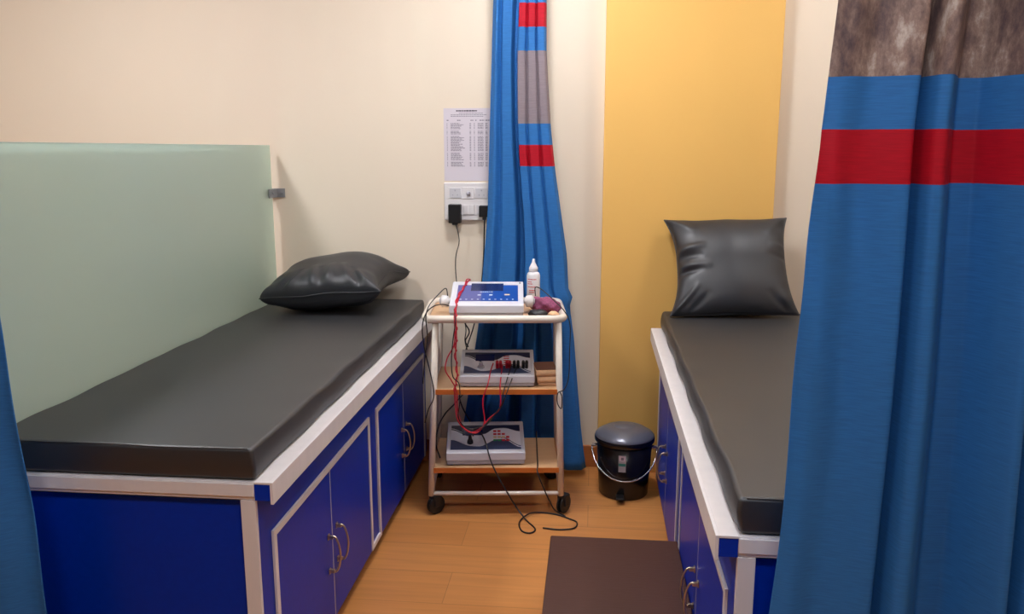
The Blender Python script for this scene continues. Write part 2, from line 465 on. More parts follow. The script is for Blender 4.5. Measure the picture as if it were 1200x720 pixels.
# ------------------------------------------------------------------ curtains
def curtain(name, label, cat, nu, zs, xl, xr, yf, y0, mats, faceMat, xoff=None, seed=0):
    """zs: list of row heights, xl/xr: tables x(z) of both side hems, yf(U, z): fold depth."""
    rnd = random.Random(seed)
    t = thing(name, label, cat, (0, 0, 0))
    b = NB(); V = []
    for z in zs:
        row = []
        a, c = lerp_tab(xl, z), lerp_tab(xr, z)
        for i in range(nu+1):
            U = i/nu
            x = a+(c-a)*U+(xoff(U, z) if xoff else 0)
            row.append(b.verts.new((x, y0+yf(U, z), z)))
        V.append(row)
    for k in range(len(zs)-1):
        zm = (zs[k]+zs[k+1])/2
        for i in range(nu):
            f = b.faces.new((V[k][i], V[k][i+1], V[k+1][i+1], V[k+1][i]))
            f.material_index = faceMat((i+.5)/nu, zm)
    o = obj('cloth', b, mats, t, smooth=True)
    sm = o.modifiers.new('solid', 'SOLIDIFY'); sm.thickness = .0022; sm.offset = 0
    return t, o

def rows(z0, z1, step, cuts):
    z = [z0]; c = sorted(cuts)
    n = int((z1-z0)/step)
    base = [z0+(z1-z0)*k/n for k in range(n+1)]
    base = [v for v in base if all(abs(v-q) > step*.45 for q in c)]+[q for q in c if z0 < q < z1]
    return sorted(base)

# --- gathered curtain behind the trolley
zc = [1.936, 1.847, 1.758, 1.480, 1.397, 1.313]
xl = [(.02, -.585), (.23, -.540), (.35, -.521), (.66, -.473), (1.12, -.433), (1.53, -.420), (1.95, -.405), (2.52, -.40)]
xr = [(.02, -.010), (.095, -.022), (.22, -.038), (.6, -.072), (.74, -.092), (.785, -.080), (.81, -.098), (.95, -.106), (1.3, -.158), (1.46, -.176), (1.76, -.196), (2.52, -.200)]
def yf_back(U, z):
    g = min(1, max(0, (1.5-z)/1.3))
    A = .014+.010*g
    if U < .47:
        s = math.cos(U/.47*2*2*PI*(1)+.4+.25*g)
        val = smooth_tab([(0, .012), (.09, -.012), (.17, .008), (.22, -.016), (.37, -.016), (.425, .046), (.47, .046)], U)
    else:
        u = (U-.47)/.53
        val = smooth_tab([(0, .046), (.06, -.018), (.24, -.020), (.30, -.004), (.38, -.020), (.58, -.021), (.64, -.004), (.72, -.019), (.93, -.016), (1, .008)], u)
    w = .004*math.sin(U*21+z*2.1)*g+.004*math.sin(U*11-z*3.7)
    pinch = .012*math.exp(-((z-.78)/.03)**2)*max(0, U-.8)*5
    return val*(1+.35*g)+w-pinch
def fm_back(U, z):
    if U > .485:
        if 1.847 < z < 1.936 or 1.313 < z < 1.397: return 1
        if 1.480 < z < 1.758: return 2
    return 0
def xo_back(U, z):
    return .004*math.sin(z*5+U*7)*(U*(1-U)*4)
t, o = curtain('gathered_curtain', 'narrow gathered blue curtain with red and grey bands behind the trolley', 'curtain',
               150, rows(.035, 2.52, .035, zc), xl, xr, yf_back, 3.335, [M['blue_cloth'], M['red_cloth'], M['grey_cloth']], fm_back, xo_back)
# stitched hem line
# rail
t = thing('curtain_rail', 'ceiling curtain rail above the gathered curtain', 'curtain rail', (-.30, 3.335, 2.52))
b = NB(); box(b, -.35, .35, -.015, .015, .008, .08)
obj('track', b, M['white'], t, bevel=.002)
for k in range(7):
    b = NB(); tube(b, [(-.09+k*.03, 0, -.004), (-.09+k*.03, 0, .012)], .003, 6)
    obj('glider', b, M['white'], t)

# --- near curtain on the right, hanging in front of the right bed's foot
def yf_near(U, z):
    g = (1.6-z)
    tab = [(0, .006), (.03, -.004), (.075, .008), (.12, -.004), (.148, -.012), (.154, -.010), (.168, .042), (.186, -.022), (.198, -.026), (.222, .004), (.250, .050), (.282, .050), (.318, -.004), (.343, -.036), (.350, -.034), (.366, .046), (.385, -.012), (.42, -.032), (.47, .02), (.52, -.03), (.57, -.03), (.62, .02), (.68, -.03), (.74, -.02), (.8, .02), (.86, -.03), (.93, .02), (1, -.01)]
    v = smooth_tab(tab, U)
    if U < .14:
        v += .0025*math.sin(z*16+U*70+math.sin(z*5)*2)*(.14-U)/.14*2
    v += .0025*math.sin(z*4+U*40)*max(0, min(1, g))
    return v
XR_ = lambda xlft, x1, x2: None
xl2 = [(.03, .290), (.589, .318), (.96, .333), (1.173, .340), (1.41, .346), (1.6, .361), (2.52, .395)]
xr2 = [(.03, 1.42), (.589, 1.37), (1.0, 1.31), (1.5, 1.20), (2.52, 1.17)]
zn = [1.410, 1.327, 1.489]
def fm_near(U, z):
    if 1.327 < z < 1.410: return 1
    if z > 1.489: return 2
    return 0
def xo_near(U, z):
    return .003*math.sin(z*9+1)*math.exp(-U*30)
t, o = curtain('side_curtain', 'wide blue curtain with a red band and mottled top, hanging in the right foreground', 'curtain',
               340, rows(.03, 2.52, .03, zn), xl2, xr2, yf_near, 1.335, [M['blue_cloth'], M['red_cloth'], M['print']], fm_near, xo_near)
t = thing('curtain_rail', 'ceiling curtain rail above the right foreground curtain', 'curtain rail', (.85, 1.335, 2.52))
b = NB(); box(b, -.5, .65, -.015, .015, .008, .08); obj('track', b, M['white'], t, bevel=.002)
for k in range(12):
    b = NB(); tube(b, [(-.42+k*.065, 0, -.004), (-.42+k*.065, 0, .012)], .003, 6)
    obj('glider', b, M['white'], t)

# --- near curtain on the left
def yf_left(U, z):
    return .028*math.sin((1-U)*34+.9)*(.6+.4*(1-U))+.003*math.sin(z*15+U*30)*U
xl3 = [(.03, -1.95), (2.52, -2.0)]
xr3 = [(.03, -1.150), (.4, -1.160), (.63, -1.166), (.91, -1.183), (1.2, -1.198), (2.52, -1.26)]
t, o = curtain('side_curtain', 'blue curtain edge hanging at the left margin beside the left bed foot', 'curtain',
               200, rows(.03, 2.52, .035, zn), xl3, xr3, yf_left, 1.495, [M['blue_cloth'], M['red_cloth'], M['print']], fm_near)
t = thing('curtain_rail', 'ceiling curtain rail above the left foreground curtain', 'curtain rail', (-1.62, 1.495, 2.52))
b = NB(); box(b, -.5, .5, -.015, .015, .008, .08); obj('track', b, M['white'], t, bevel=.002)
for k in range(9):
    b = NB(); tube(b, [(-.36+k*.088, 0, -.004), (-.36+k*.088, 0, .012)], .003, 6)
    obj('glider', b, M['white'], t)

# ------------------------------------------------------------------ trolley
A = .105; TP = Vector((-.33, 2.915, 0))
TR = Matrix.Translation(TP) @ Matrix.Rotation(A, 4, 'Z')
tr = thing('trolley', 'three tier white tube trolley on black castors between the beds', 'trolley', TP, A)
b = NB()
box(b, -.270, .221, .010, .36, .752, .766); obj('tray_board', b, M['wood_top'], tr, bevel=.002)
b = NB(); tube(b, rrect(-.281, .232, .0, .372, .045, .769, 6), .0145, 12, closed=True); obj('top_rail', b, M['enamel'], tr, smooth=True)
for (xt, xb, y, lr) in ((-.240, -.268, .012, .0122), (.211, .228, .012, .0122), (-.246, -.268, .352, .009), (.219, .230, .352, .009)):
    b = NB(); tube(b, [(xt, y, .762), (xt+(xb-xt)*.5, y, .42), (xb, y, .078)], lr, 12); obj('leg', b, M['enamel'], tr, smooth=True)
b = NB(); tube(b, [(-.268, .012, .086), (.228, .012, .086)], .0085, 10); obj('cross_bar', b, M['enamel'], tr, smooth=True)
b = NB(); tube(b, [(-.268, .352, .086), (.228, .352, .086)], .0085, 10); obj('cross_bar', b, M['enamel'], tr, smooth=True)
for x in (-.268, .228):
    b = NB(); tube(b, [(x, .012, .086), (x, .352, .086)], .0085, 10); obj('side_bar', b, M['enamel'], tr, smooth=True)
for (z, x0, x1) in ((.482, -.247, .207), (.173, -.260, .218)):
    b = NB(); box(b, x0, x1, .004, .335, z, z+.0185)
    sh = obj('shelf', b, M['wood_top'], tr, bevel=.001)
    b = NB(); box(b, x0-.0006, x1+.0006, .002, .005, z-.0005, z+.0188)
    box(b, x0-.002, x0, .002, .335, z-.0005, z+.0188); box(b, x1, x1+.002, .002, .335, z-.0005, z+.0188)
    obj('edge_band', b, M['wood_edge'], sh, label='orange wood edge strip')
for (x, y, a) in ((-.268, .012, -.9), (.228, .012, -.65), (-.268, .352, .5), (.228, .352, 1.1)):
    e = bpy.data.objects.new('castor', None); COL.objects.link(e); e.parent = tr; e.location = (x, y, 0); e.rotation_euler = (0, 0, a)
    e.empty_display_size = .02
    b = NB()
    # wheel axis along local x, trailing to +y
    for dx in (-.013, .003):
        lathe(b, [(0, 0), (.026, 0), (.034, .002), (.036, .005), (.034, .008), (.026, .010), (0, .010)], 28, (dx, .020, .036), 'x')
    obj('wheel', b, M['rubber'], e, bevel=.0005)
    b = NB()
    box(b, -.017, .017, .0, .034, .058, .078); box(b, -.019, -.014, .004, .036, .030, .075); box(b, .014, .019, .004, .036, .030, .075)
    lathe(b, [(0, .074), (.010, .074), (.010, .090), (0, .090)], 14, (0, 0, 0))
    obj('fork', b, M['rubber'], e, bevel=.003)

# ------------------------------------------------------------------ electrotherapy consoles (wedge housings)
def console(name, label, x0, x1, y0, y1, hf, hb, z, rz, lip=.012):
    t = thing(name, label, 'medical device', TR @ Vector(((x0+x1)/2, y0, z)), A+rz)
    w = (x1-x0)/2; d = y1-y0
    b = NB()
    # lower tray
    box(b, -w+.003, w-.003, .003, d-.003, .004, hf*.38)
    obj('lower_shell', b, M['abs_grey'], t, bevel=.003)
    b = NB()
    prof = [(0, hf*.38), (d, hf*.38), (d, hb), (d-.015, hb), (0, hf)]
    L = [b.verts.new((-w, y, zz)) for y, zz in prof]; R_ = [b.verts.new((w, y, zz)) for y, zz in prof]
    b.faces.new(L); b.faces.new(R_[::-1])
    for i in range(len(prof)):
        j = (i+1) % len(prof); b.faces.new((L[j], L[i], R_[i], R_[j]))
    bmesh.ops.recalc_face_normals(b, faces=b.faces)
    obj('upper_shell', b, M['abs'], t, bevel=.004, seg=3)
    for x in (-w+.02, w-.02):
        for y in (.02, d-.02):
            b = NB(); lathe(b, [(0, 0), (.008, 0), (.008, .005), (0, .005)], 12, (x, y, 0)); obj('foot', b, M['rubber'], t)
    # mapping of the sloping face: s 0..1 left-right, q 0..1 front-back
    sl = Vector((0, d-.015, hb-hf)); n = Vector((0, -(hb-hf), d-.015)).normalized()
    def S(s, q, e=.0006):
        p = Vector((-w+2*w*s, 0, hf))+sl*q+n*e
        return (p.x, p.y, p.z)
    return t, S, w, d, n

def strip(bm, S, fn_lo, fn_hi, s0, s1, e, mi, n=24):
    for k in range(n):
        a = s0+(s1-s0)*k/n; c = s0+(s1-s0)*(k+1)/n
        lo0, lo1, hi0, hi1 = fn_lo(a), fn_lo(c), fn_hi(a), fn_hi(c)
        if hi0-lo0 < 1e-4 and hi1-lo1 < 1e-4: continue
        poly(bm, [S(a, lo0, e), S(c, lo1, e), S(c, hi1, e), S(a, hi0, e)], mi)

def rect(bm, S, s0, s1, q0, q1, e, mi):
    poly(bm, [S(s0, q0, e), S(s1, q0, e), S(s1, q1, e), S(s0, q1, e)], mi)

# top console: blue membrane with display
t1, S, w, d, nrm = console('therapy_console', 'white console with a blue keypad, on the top tray of the trolley', -.192, .084,   .032, .262, .048, .100, .7665, -.01)
b = NB()
rect(b, S, .085, .925, .17, .86, .0006, 0)
rect(b, S, .085, .42, .17, .86, .0009, 1)
rect(b, S, .27, .72, .60, .93, .0012, 2)
for k in range(10): rect(b, S, .13+k*.079, .155+k*.079, .225, .25, .0015, 3)
for s_ in (.37, .53, ): rect(b, S, s_, s_+.045, .40, .44, .0015, 3)
rect(b, S, .74, .81, .41, .46, .0015, 4)
for k in range(9): rect(b, S, .40+k*.02, .413+k*.02, .54, .565, .0015, 3)
rect(b, S, .94, .965, .93, .965, .0012, 2)
obj('keypad', b, [M['panelblue'], M['panelviolet'], M['lcd'], M['inkwhite'], M['inkyellow']], t1, label='blue keypad with a dark display and white key marks')
for sx in (-1, 1):
    b = NB()
    lathe(b, [(0, 0), (.010, 0), (.010, .010), (.021, .012), (.023, .020), (.023, .036), (.018, .038), (.017, .022), (0, .020)], 24, (0, 0, 0), 'x')
    o = obj('probe_holder', b, M['plate'], t1, smooth=True, loc=(sx*(w-.002), .10, .045), rot=(0, 0, 0 if sx > 0 else PI))
    b = NB(); lathe(b, [(0, .02), (.015, .02), (.016, .040), (.010, .046), (0, .046)], 20, (0, 0, 0), 'x')
    obj('probe_head', b, M['abs_grey'], o, smooth=True)

def wave_hi(s): return .30+.24*math.sin((s-.10)*2*PI*.62-1.25)   # not a painted shade: printed swoosh outline
# middle console: swoosh print, sockets, LCD
def swoosh(t, S, variant):
    b = NB()
    rect(b, S, .05, .95, .10, .90, .0006, 0)
    top_lo = lambda s: smooth_tab([(.05, .80), (.30, .58), (.48, .60), (.62, .78), (.74, .80), (.95, .68)], s)
    strip(b, S, top_lo, lambda s: .90, .05, .95, .0009, 1)
    bot_hi = lambda s: smooth_tab([(.05, .42), (.30, .22), (.42, .20), (.64, .42), (.72, .43), (.95, .16)], s) if variant else smooth_tab([(.05, .38), (.30, .18), (.44, .22), (.58, .38), (.72, .38), (.95, .12)], s)
    strip(b, S, lambda s: .10, lambda s: max(.101, bot_hi(s)), .05, .95, .0009, 2)
    strip(b, S, lambda s: top_lo(s)-.055, lambda s: top_lo(s)-.02, .05, .28, .0012, 1)
    strip(b, S, lambda s: bot_hi(s)+.03, lambda s: bot_hi(s)+.06, .70, .95, .0012, 2)
    rect(b, S, .20, .46, .56, .82, .0013, 3)
    if variant:
        for r_, (q, cols) in enumerate(((.66, (4, 4)), (.56, (4, 4, 4)), (.46, (6, 6, 6, 4)), (.36, (5, 5, 4, 4)))):
            for k, c in enumerate(cols): rect(b, S, .60+k*.055, .642+k*.055, q, q+.062, .0015, c)
    else:
        for k, q in enumerate((.72, .64, .56, .48, .40)): rect(b, S, .585, .66, q, q+.035, .0015, 4)
    obj('front_panel', b, [M['panelgrey'], M['navy'], M['slate'], M['lcd'], M['inkred'], M['inkgreen'], M['inkyellow']], t, label='printed panel with dark wave bands and a display')

t2, S2, w2, d2, n2 = console('therapy_console', 'grey console with red and black leads plugged in, on the middle shelf', -.156, .126, .028, .235, .045, .097, .501, 0)
swoosh(t2, S2, False)
def plug(t, S, s, q, m, tilt=0, n=None, r=.006, h=.03, name='lead_plug'):
    b = NB()
    p = Vector(S(s, q, 0))
    d_ = n.normalized()
    pts = [p, p+d_*h*.6, p+d_*h+Vector((0, -.008, 0)), p+d_*h*.9+Vector((0, -.020, 0))]
    tube(b, spline(pts, 4), [r]*1 and r, 10)
    return obj(name, b, m, t, smooth=True)
for s_, m in ((.50, 'red_wire'), (.545, 'red_wire'), (.63, 'red_wire'), (.67, 'red_wire'), (.73, 'black_wire'), (.78, 'black_wire'), (.85, 'black_wire'), (.895, 'black_wire')):
    plug(t2, S2, s_, .30, M[m], n=n2)
b = NB(); p = Vector(S2(.28, .32, 0)); q = p+n2*.022
tube(b, [p, p+n2*.006, p+n2*.0061, q], [.014, .013, .008, .007], 16); obj('dial', b, M['abs_grey'], t2, smooth=False, bevel=.001)

t3, S3, w3, d3, n3 = console('therapy_console', 'pale console with red and green keys, on the bottom shelf', -.210, .092, .024, .245, .052, .102, .1925, .03)
swoosh(t3, S3, True)
b = NB(); p = Vector(S3(.30, .32, 0)); tube(b, [p, p+n3*.012, p+n3*.0121, p+n3*.03+Vector((0, .012, 0))], [.012, .011, .008, .006], 16)
obj('jack_plug', b, M['black_wire'], t3, smooth=True)

# ------------------------------------------------------------------ things on the trolley
def on_tr(x, y, z): return TR @ Vector((x, y, z))
t = thing('gel_bottle', 'white nozzle bottle with red lettering behind the top console', 'bottle', on_tr(.128, .300, .7665), A)
b = NB(); lathe(b, [(0, 0), (.023, 0), (.026, .004), (.0265, .118), (.024, .128), (.017, .134), (0, .134)], 28); obj('body', b, M['bottle'], t, smooth=True)
b = NB(); lathe(b, [(0, .134), (.0175, .134), (.0175, .150), (.014, .156), (.006, .172), (.004, .185), (0, .186)], 24); obj('nozzle_cap', b, M['bottle'], t, smooth=True)
b = NB()
def label_arc(a0, a1, z0, z1, mi, r=.0268):
    n_ = 8
    for k in range(n_):
        a = a0+(a1-a0)*k/n_; c = a0+(a1-a0)*(k+1)/n_
        poly(b, [(r*math.sin(a), -r*math.cos(a), z0), (r*math.sin(c), -r*math.cos(c), z0), (r*math.sin(c), -r*math.cos(c), z1), (r*math.sin(a), -r*math.cos(a), z1)], mi)
for (a0, a1, z) in ((-1.0, .45, .104), (-1.0, -.3, .094), (-1.0, -.2, .086), (-1.0, .5, .074), (-.7, .3, .060), (-.7, .1, .052)):
    k = a0
    while k < a1:
        label_arc(k, min(a1, k+.13), z, z+.004, 0); k += .18
obj('lettering', b, M['inkred'], t, label='red lettering')

# plum coloured cloth pouch, slumped at the tray's right end
def blob(name, label, cat, c, sx, sy, sz, m, rz=0, seed=1, amp=.12, flatbot=True):
    rnd = random.Random(seed); b = NB()
    bmesh.ops.create_icosphere(b, subdivisions=4, radius=1)
    f1, f2, f3 = [Vector((rnd.uniform(-4, 4), rnd.uniform(-4, 4), rnd.uniform(-4, 4))) for _ in range(3)]
    for v in b.verts:
        p = v.co.copy(); k = 1+amp*(math.sin(p.dot(f1)+1)+.6*math.sin(p.dot(f2)*1.7)+.4*math.sin(p.dot(f3)*2.6))
        p = p*k
        if flatbot: p.z = max(p.z, -.55)
        v.co = Vector((p.x*sx, p.y*sy, (p.z+(.55 if flatbot else 0))*sz))
    o = obj(name, b, m, None, smooth=True, loc=c, rot=(0, 0, rz))
    if label: tag(o, label, cat)
    return o
blob('cloth_pouch', 'crumpled plum coloured cloth pouch beside the bottle on the trolley tray', 'pouch', on_tr(.165, .15, .7672), .062, .05, .038, M['pink'], A-.35, 5, .10)
blob('rubber_bulb', 'small black rubber piece lying in front of the plum pouch', 'rubber piece', on_tr(.138, .066, .7672), .036, .022, .016, M['rubber'], A, 7, .08)
blob('sponge_pad', 'small pale beige foam pad at the tray corner before the plum pouch', 'foam pad', on_tr(.196, .070, .7672), .020, .022, .012, M['pad'], A+.3, 9, .06)

# folded foam pads on the middle shelf
def pad(name, label, x, y, z, w, d, h, rz, m1, m2, tilt=0):
    t = thing(name, label, 'foam pad', on_tr(x, y, z), A+rz)
    t.rotation_euler = (tilt, 0, A+rz)
    b = NB()
    n_ = 14
    # folded sheet: a U wrapped round the front
    pr_ = []
    for k in range(n_+1):
        a = PI/2+PI*k/n_
        pr_.append((h/2+h/2*math.cos(a), h/2+h/2*math.sin(a)))
    prof = [(d, h)]+[(p[0], p[1]) for p in pr_]+[(d, 0)]
    L = [b.verts.new((-w/2, y_, z_)) for y_, z_ in prof]; R_ = [b.verts.new((w/2, y_, z_)) for y_, z_ in prof]
    b.faces.new(L); b.faces.new(R_[::-1])
    for i in range(len(prof)):
        j = (i+1) % len(prof); b.faces.new((L[i], L[j], R_[j], R_[i]))
    bmesh.ops.recalc_face_normals(b, faces=b.faces)
    obj('foam', b, m1, t, bevel=.0015)
    if m2:
        b = NB(); box(b, -w/2+.001, w/2-.001, .014, d-.004, h+.0002, h+.003); obj('rubber_face', b, m2, t, bevel=.001, label='dark brown rubber face')
    return t
pad('electrode_pad', 'thin beige foam pad at the bottom of the pad stack on the middle shelf', .184, .050, .5012, .088, .085, .011, .02, M['pad'], None)
pad('electrode_pad', 'thick folded beige foam pad in the middle of the pad stack', .181, .045, .5127, .090, .09, .024, .05, M['pad'], None)
pad('electrode_pad', 'folded foam pad with brown rubber face on top of the pad stack', .174, .048, .5372, .082, .10, .022, .13, M['pad'], M['padbrown'], .10)

# ------------------------------------------------------------------ wall fittings
t = thing('switch_board', 'white wall switch plate with sockets above the trolley', 'switchboard', (-.528, YW, 1.163))
b = NB(); box(b, -.102, .105, -.012, 0, -.079, .079); obj('cover_plate', b, M['plate'], t, bevel=.004, seg=3)
b = NB(); box(b, -.085, .088, -.0128, -.0118, .012, .061); box(b, -.085, .088, -.0128, -.0118, -.058, -.010); obj('module_row', b, M['plate'], t, bevel=.0004)
for (x0, x1, z0, z1) in ((-.078, -.030, .015, .056), (.032, .084, .015, .056), (-.078, -.028, -.055, -.014), (.036, .084, -.055, -.014)):
    b = NB(); box(b, x0, x1, -.0145, -.012, z0, z1)
    o = obj('socket', b, M['switch'], t, bevel=.0008)
    b = NB(); cx, cz = (x0+x1)/2, (z0+z1)/2
    for dx, dz, r in ((0, .011, .0035), (-.010, -.008, .0028), (.010, -.008, .0028)):
        lathe(b, [(0, 0), (r, 0), (r, -.0006), (0, -.0006)], 10, (cx+dx, -.0145, cz+dz), 'y')
    obj('pin_hole', b, M['abs_grey'], o)
b = NB(); box(b, -.023, .028, -.0145, -.012, .012, .060); o = obj('regulator', b, M['plate'], t, bevel=.001)
b = NB(); lathe(b, [(0, 0), (.009, 0), (.0085, -.006), (0, -.007)], 18, (.003, -.0145, .034), 'y'); obj('knob', b, M['abs_grey'], o, smooth=True)
for k in range(2):
    b = NB(); box(b, -.020+k*.024, .002+k*.024, -.016, -.012, -.054, -.014); obj('switch', b, M['plate'], t, bevel=.001)

t = thing('paper_notice', 'white paper sheet with a small printed table above the switch plate', 'notice', (-.524, YW, 1.398))
b = NB(); box(b, -.105, .105, -.0012, 0, -.149, .149); obj('sheet', b, M['paper'], t)
b = NB()
def inkrow(x0, x1, z, h, mi, gap=.0015, wmin=.004, wmax=.012):
    x = x0
    while x < x1-.001:
        w_ = min(random.uniform(wmin, wmax), x1-x)
        poly(b, [(x, -.0016, z), (x+w_, -.0016, z), (x+w_, -.0016, z+h), (x, -.0016, z+h)], mi); x += w_+gap
inkrow(-.052, .036, .136, .005, 1, .0012)
for z, a, c in ((.1275, -.040, .060), (.121, -.075, .075), (.115, -.075, .062)): inkrow(a, c, z, .0022, 0)
for x0, x1 in ((-.092, -.082), (-.048, -.034), (.008, .020), (.028, .036), (.046, .066), (.070, .095)): inkrow(x0, x1, .098, .004, 0)
for k in range(34):
    z = .086-k*.0053
    if k in (5, 9, 22, 29): continue
    inkrow(-.092, -.089, z, .0026, 0)
    inkrow(-.076, -.076+random.uniform(.035, .062), z, .0026, 0)
    inkrow(.004, .010, z, .0026, 0); inkrow(.022, .026, z, .0026, 0); inkrow(.038, .062, z, .0026, 0); inkrow(.070, .080, z, .0026, 0)
obj('printing', b, [M['ink'], M['inkdark']], t, label='small grey printed table')

def cable(name, pts, r, m, parent=None, n=6, seg=8):
    b = NB(); tube(b, spline(pts, n), r, seg); return obj(name, b, m, parent, smooth=True)
def drop_parent(pts, o):
    return [(p[0]-o.location.x, p[1]-o.location.y, p[2]-o.location.z) for p in pts]

adapter_cable = [(-0.579,3.418,1.080),(-0.564,3.420,1.000),(-0.580,3.420,0.927),(-0.575,3.405,0.828),(-0.544,3.340,0.729),(-0.511,3.240,0.660),(-0.509,3.200,0.616),(-0.489,3.180,0.560)]
plug_cable = [(-0.455,3.418,1.100),(-0.459,3.415,0.937),(-0.470,3.410,0.810),(-0.500,3.400,0.644),(-0.545,3.380,0.493),(-0.556,3.330,0.340),(-0.500,3.25,0.26),(-.457,3.19,.235)]
t = thing('power_adapter', 'large black power adapter plugged into the left socket with its cord', 'power adapter', (-.581, YW-.0145, 1.112))
b = NB(); box(b, -.026, .026, -.034, 0, -.038, .041); box(b, -.012, .012, -.030, -.012, -.046, -.036); obj('body', b, M['rubber'], t, bevel=.004, seg=3)
cable('cord', drop_parent(adapter_cable, t), .0019, M['black_wire'], t)
t = thing('power_plug', 'small black mains plug in the right socket with its cord', 'plug', (-.456, YW-.0145, 1.124))
b = NB(); box(b, -.022, .022, -.030, 0, -.024, .024); box(b, -.008, .008, -.028, -.012, -.036, -.022); obj('body', b, M['rubber'], t, bevel=.004, seg=3)
cable('cord', drop_parent(plug_cable, t), .0028, M['black_wire'], t)

# leads and cords on the trolley
def wire(name, label, cat, pts, r, m, group=None, n=6):
    o = cable(name, pts, r, m, None, n); return tag(o, label, cat, group)
red_braid = [(-0.482,3.181,0.872),(-0.490,3.140,0.878),(-0.492,3.089,0.856),(-0.497,2.998,0.834),(-0.496,2.928,0.808),(-0.496,2.880,0.790),(-0.492,2.863,0.727),(-0.497,2.867,0.678),(-0.522,2.865,0.630),(-0.529,2.864,0.585),(-0.508,2.866,0.546),(-0.490,2.868,0.507),(-0.487,2.868,0.442),(-0.476,2.874,0.381),(-0.446,2.883,0.342),(-0.408,2.887,0.355),(-0.389,2.889,0.385),(-0.395,2.888,0.465),(-0.377,2.900,0.527),(-0.376,2.971,0.556),(-0.372,3.020,0.574)]
red2 = [(-0.485,3.175,0.870),(-0.494,3.079,0.853),(-0.501,2.977,0.828),(-0.489,2.872,0.790),(-0.487,2.866,0.710),(-0.491,2.866,0.646),(-0.486,2.868,0.566),(-0.495,2.862,0.509),(-0.494,2.868,0.442),(-0.485,2.869,0.389),(-0.451,2.872,0.352),(-0.413,2.876,0.346),(-0.376,2.890,0.392),(-0.332,2.895,0.438),(-0.333,2.905,0.511),(-0.334,2.965,0.552),(-0.335,3.015,0.572)]
blk1 = [(-0.300,3.015,0.573),(-0.304,2.968,0.558),(-0.320,2.901,0.496),(-0.325,2.895,0.451),(-0.363,2.886,0.400),(-0.398,2.883,0.367),(-0.451,2.875,0.360),(-0.482,2.862,0.402),(-0.476,2.856,0.471),(-0.478,2.856,0.536),(-0.500,2.857,0.562),(-0.505,2.856,0.617),(-0.499,2.856,0.695),(-.488,2.856,.772),(-.50,2.90,.806)]
blk2 = [(-0.274,3.020,0.572),(-0.286,2.970,0.552),(-0.307,2.905,0.495),(-0.326,2.897,0.444),(-0.351,2.893,0.412),(-0.375,2.882,0.381),(-0.412,2.873,0.353)]
wire('electrode_lead', 'red lead draped over the top console, making the leftmost loop', 'cable', red_braid, .0024, M['red_wire'])
wire('electrode_lead', 'red lead hanging straight from the top console to the right red plug', 'cable', red2, .0024, M['red_wire'])
# twisted companion strands where the leads lie over the console
tw = []
base = spline(red2[:8], 14)
for i, p in enumerate(base):
    a = i*.75; tw.append(p+Vector((.0046*math.cos(a), -.003+.003*math.sin(a), .003*math.sin(a))))
wire('electrode_lead', 'crimson lead twisted round the hanging red leads', 'cable', tw, .0021, M['red_wire'], n=1)
wire('electrode_lead', 'black lead from the black plugs, joining the lead loop below the middle shelf', 'cable', blk1, .0021, M['black_wire'])
wire('electrode_lead', 'short black lead from the rightmost black plug on the middle console', 'cable', blk2, .0021, M['black_wire'])
left1 = [(-0.519,2.955,0.806),(-0.552,2.942,0.815),(-0.580,2.915,0.812),(-0.598,2.866,0.794),(-0.610,2.855,0.744),(-0.605,2.860,0.667),(-0.590,2.862,0.596),(-0.576,2.869,0.514),(-0.577,2.869,0.472),(-0.596,2.868,0.432),(-0.612,2.876,0.376)]
left2 = [(-0.545,3.023,0.833),(-0.552,3.022,0.862),(-0.570,2.970,0.848),(-0.588,2.880,0.822),(-0.595,2.850,0.783),(-0.592,2.856,0.709),(-0.604,2.863,0.628),(-0.619,2.885,0.525)]
wire('probe_cord', 'thin black cord from the jack low on the top console, hanging by the left bed', 'cable', left1, .0022, M['black_wire'])
wire('probe_cord', 'thin black cord arching from the left probe holder of the top console', 'cable', left2, .0020, M['black_wire'])
right = [(-0.213,3.042,0.835),(-0.213,3.045,0.868),(-0.185,3.015,0.863),(-0.137,2.950,0.835),(-0.098,2.915,0.803),(-0.078,2.925,0.753),(-0.078,2.930,0.654),(-0.080,2.920,0.557),(-0.095,2.905,0.513),(-0.118,2.897,0.500),(-0.119,2.897,0.461),(-0.105,2.899,0.441),(-0.103,2.898,0.484),(-0.112,2.900,0.505)]
wire('probe_cord', 'thin black cord from the right probe holder, looping round the right leg', 'cable', right, .0020, M['black_wire'])
low = [(-0.452,3.012,0.280),(-0.446,3.018,0.305),(-0.422,3.006,0.300),(-0.394,2.948,0.280),(-0.370,2.905,0.228),(-0.342,2.885,0.176),(-0.305,2.880,0.113),(-0.277,2.920,0.040),(-0.235,2.880,0.006),(-0.193,2.808,0.004),(-0.209,2.772,0.004),(-0.242,2.789,0.004),(-0.255,2.859,0.004),(-0.227,2.916,0.010),(-0.187,2.947,0.004),(-0.124,2.938,0.004),(-0.071,2.905,0.004),(-0.041,2.877,0.004),(-0.049,2.829,0.004),(-0.102,2.810,0.004),(-0.165,2.818,0.004)]
wire('floor_cord', 'black cord running from the bottom console to a loop on the wood floor', 'cable', low, .0029, M['black_wire'])
low2 = [(-0.215,3.166,0.255),(-0.205,3.077,0.196),(-0.195,2.958,0.195),(-0.190,2.895,0.186),(-0.162,2.900,0.111),(-0.132,2.935,0.030),(-0.111,2.950,0.005),(-0.086,2.925,0.004)]
wire('floor_cord', 'black cord hanging over the bottom shelf toward the right castor', 'cable', low2, .0026, M['black_wire'])
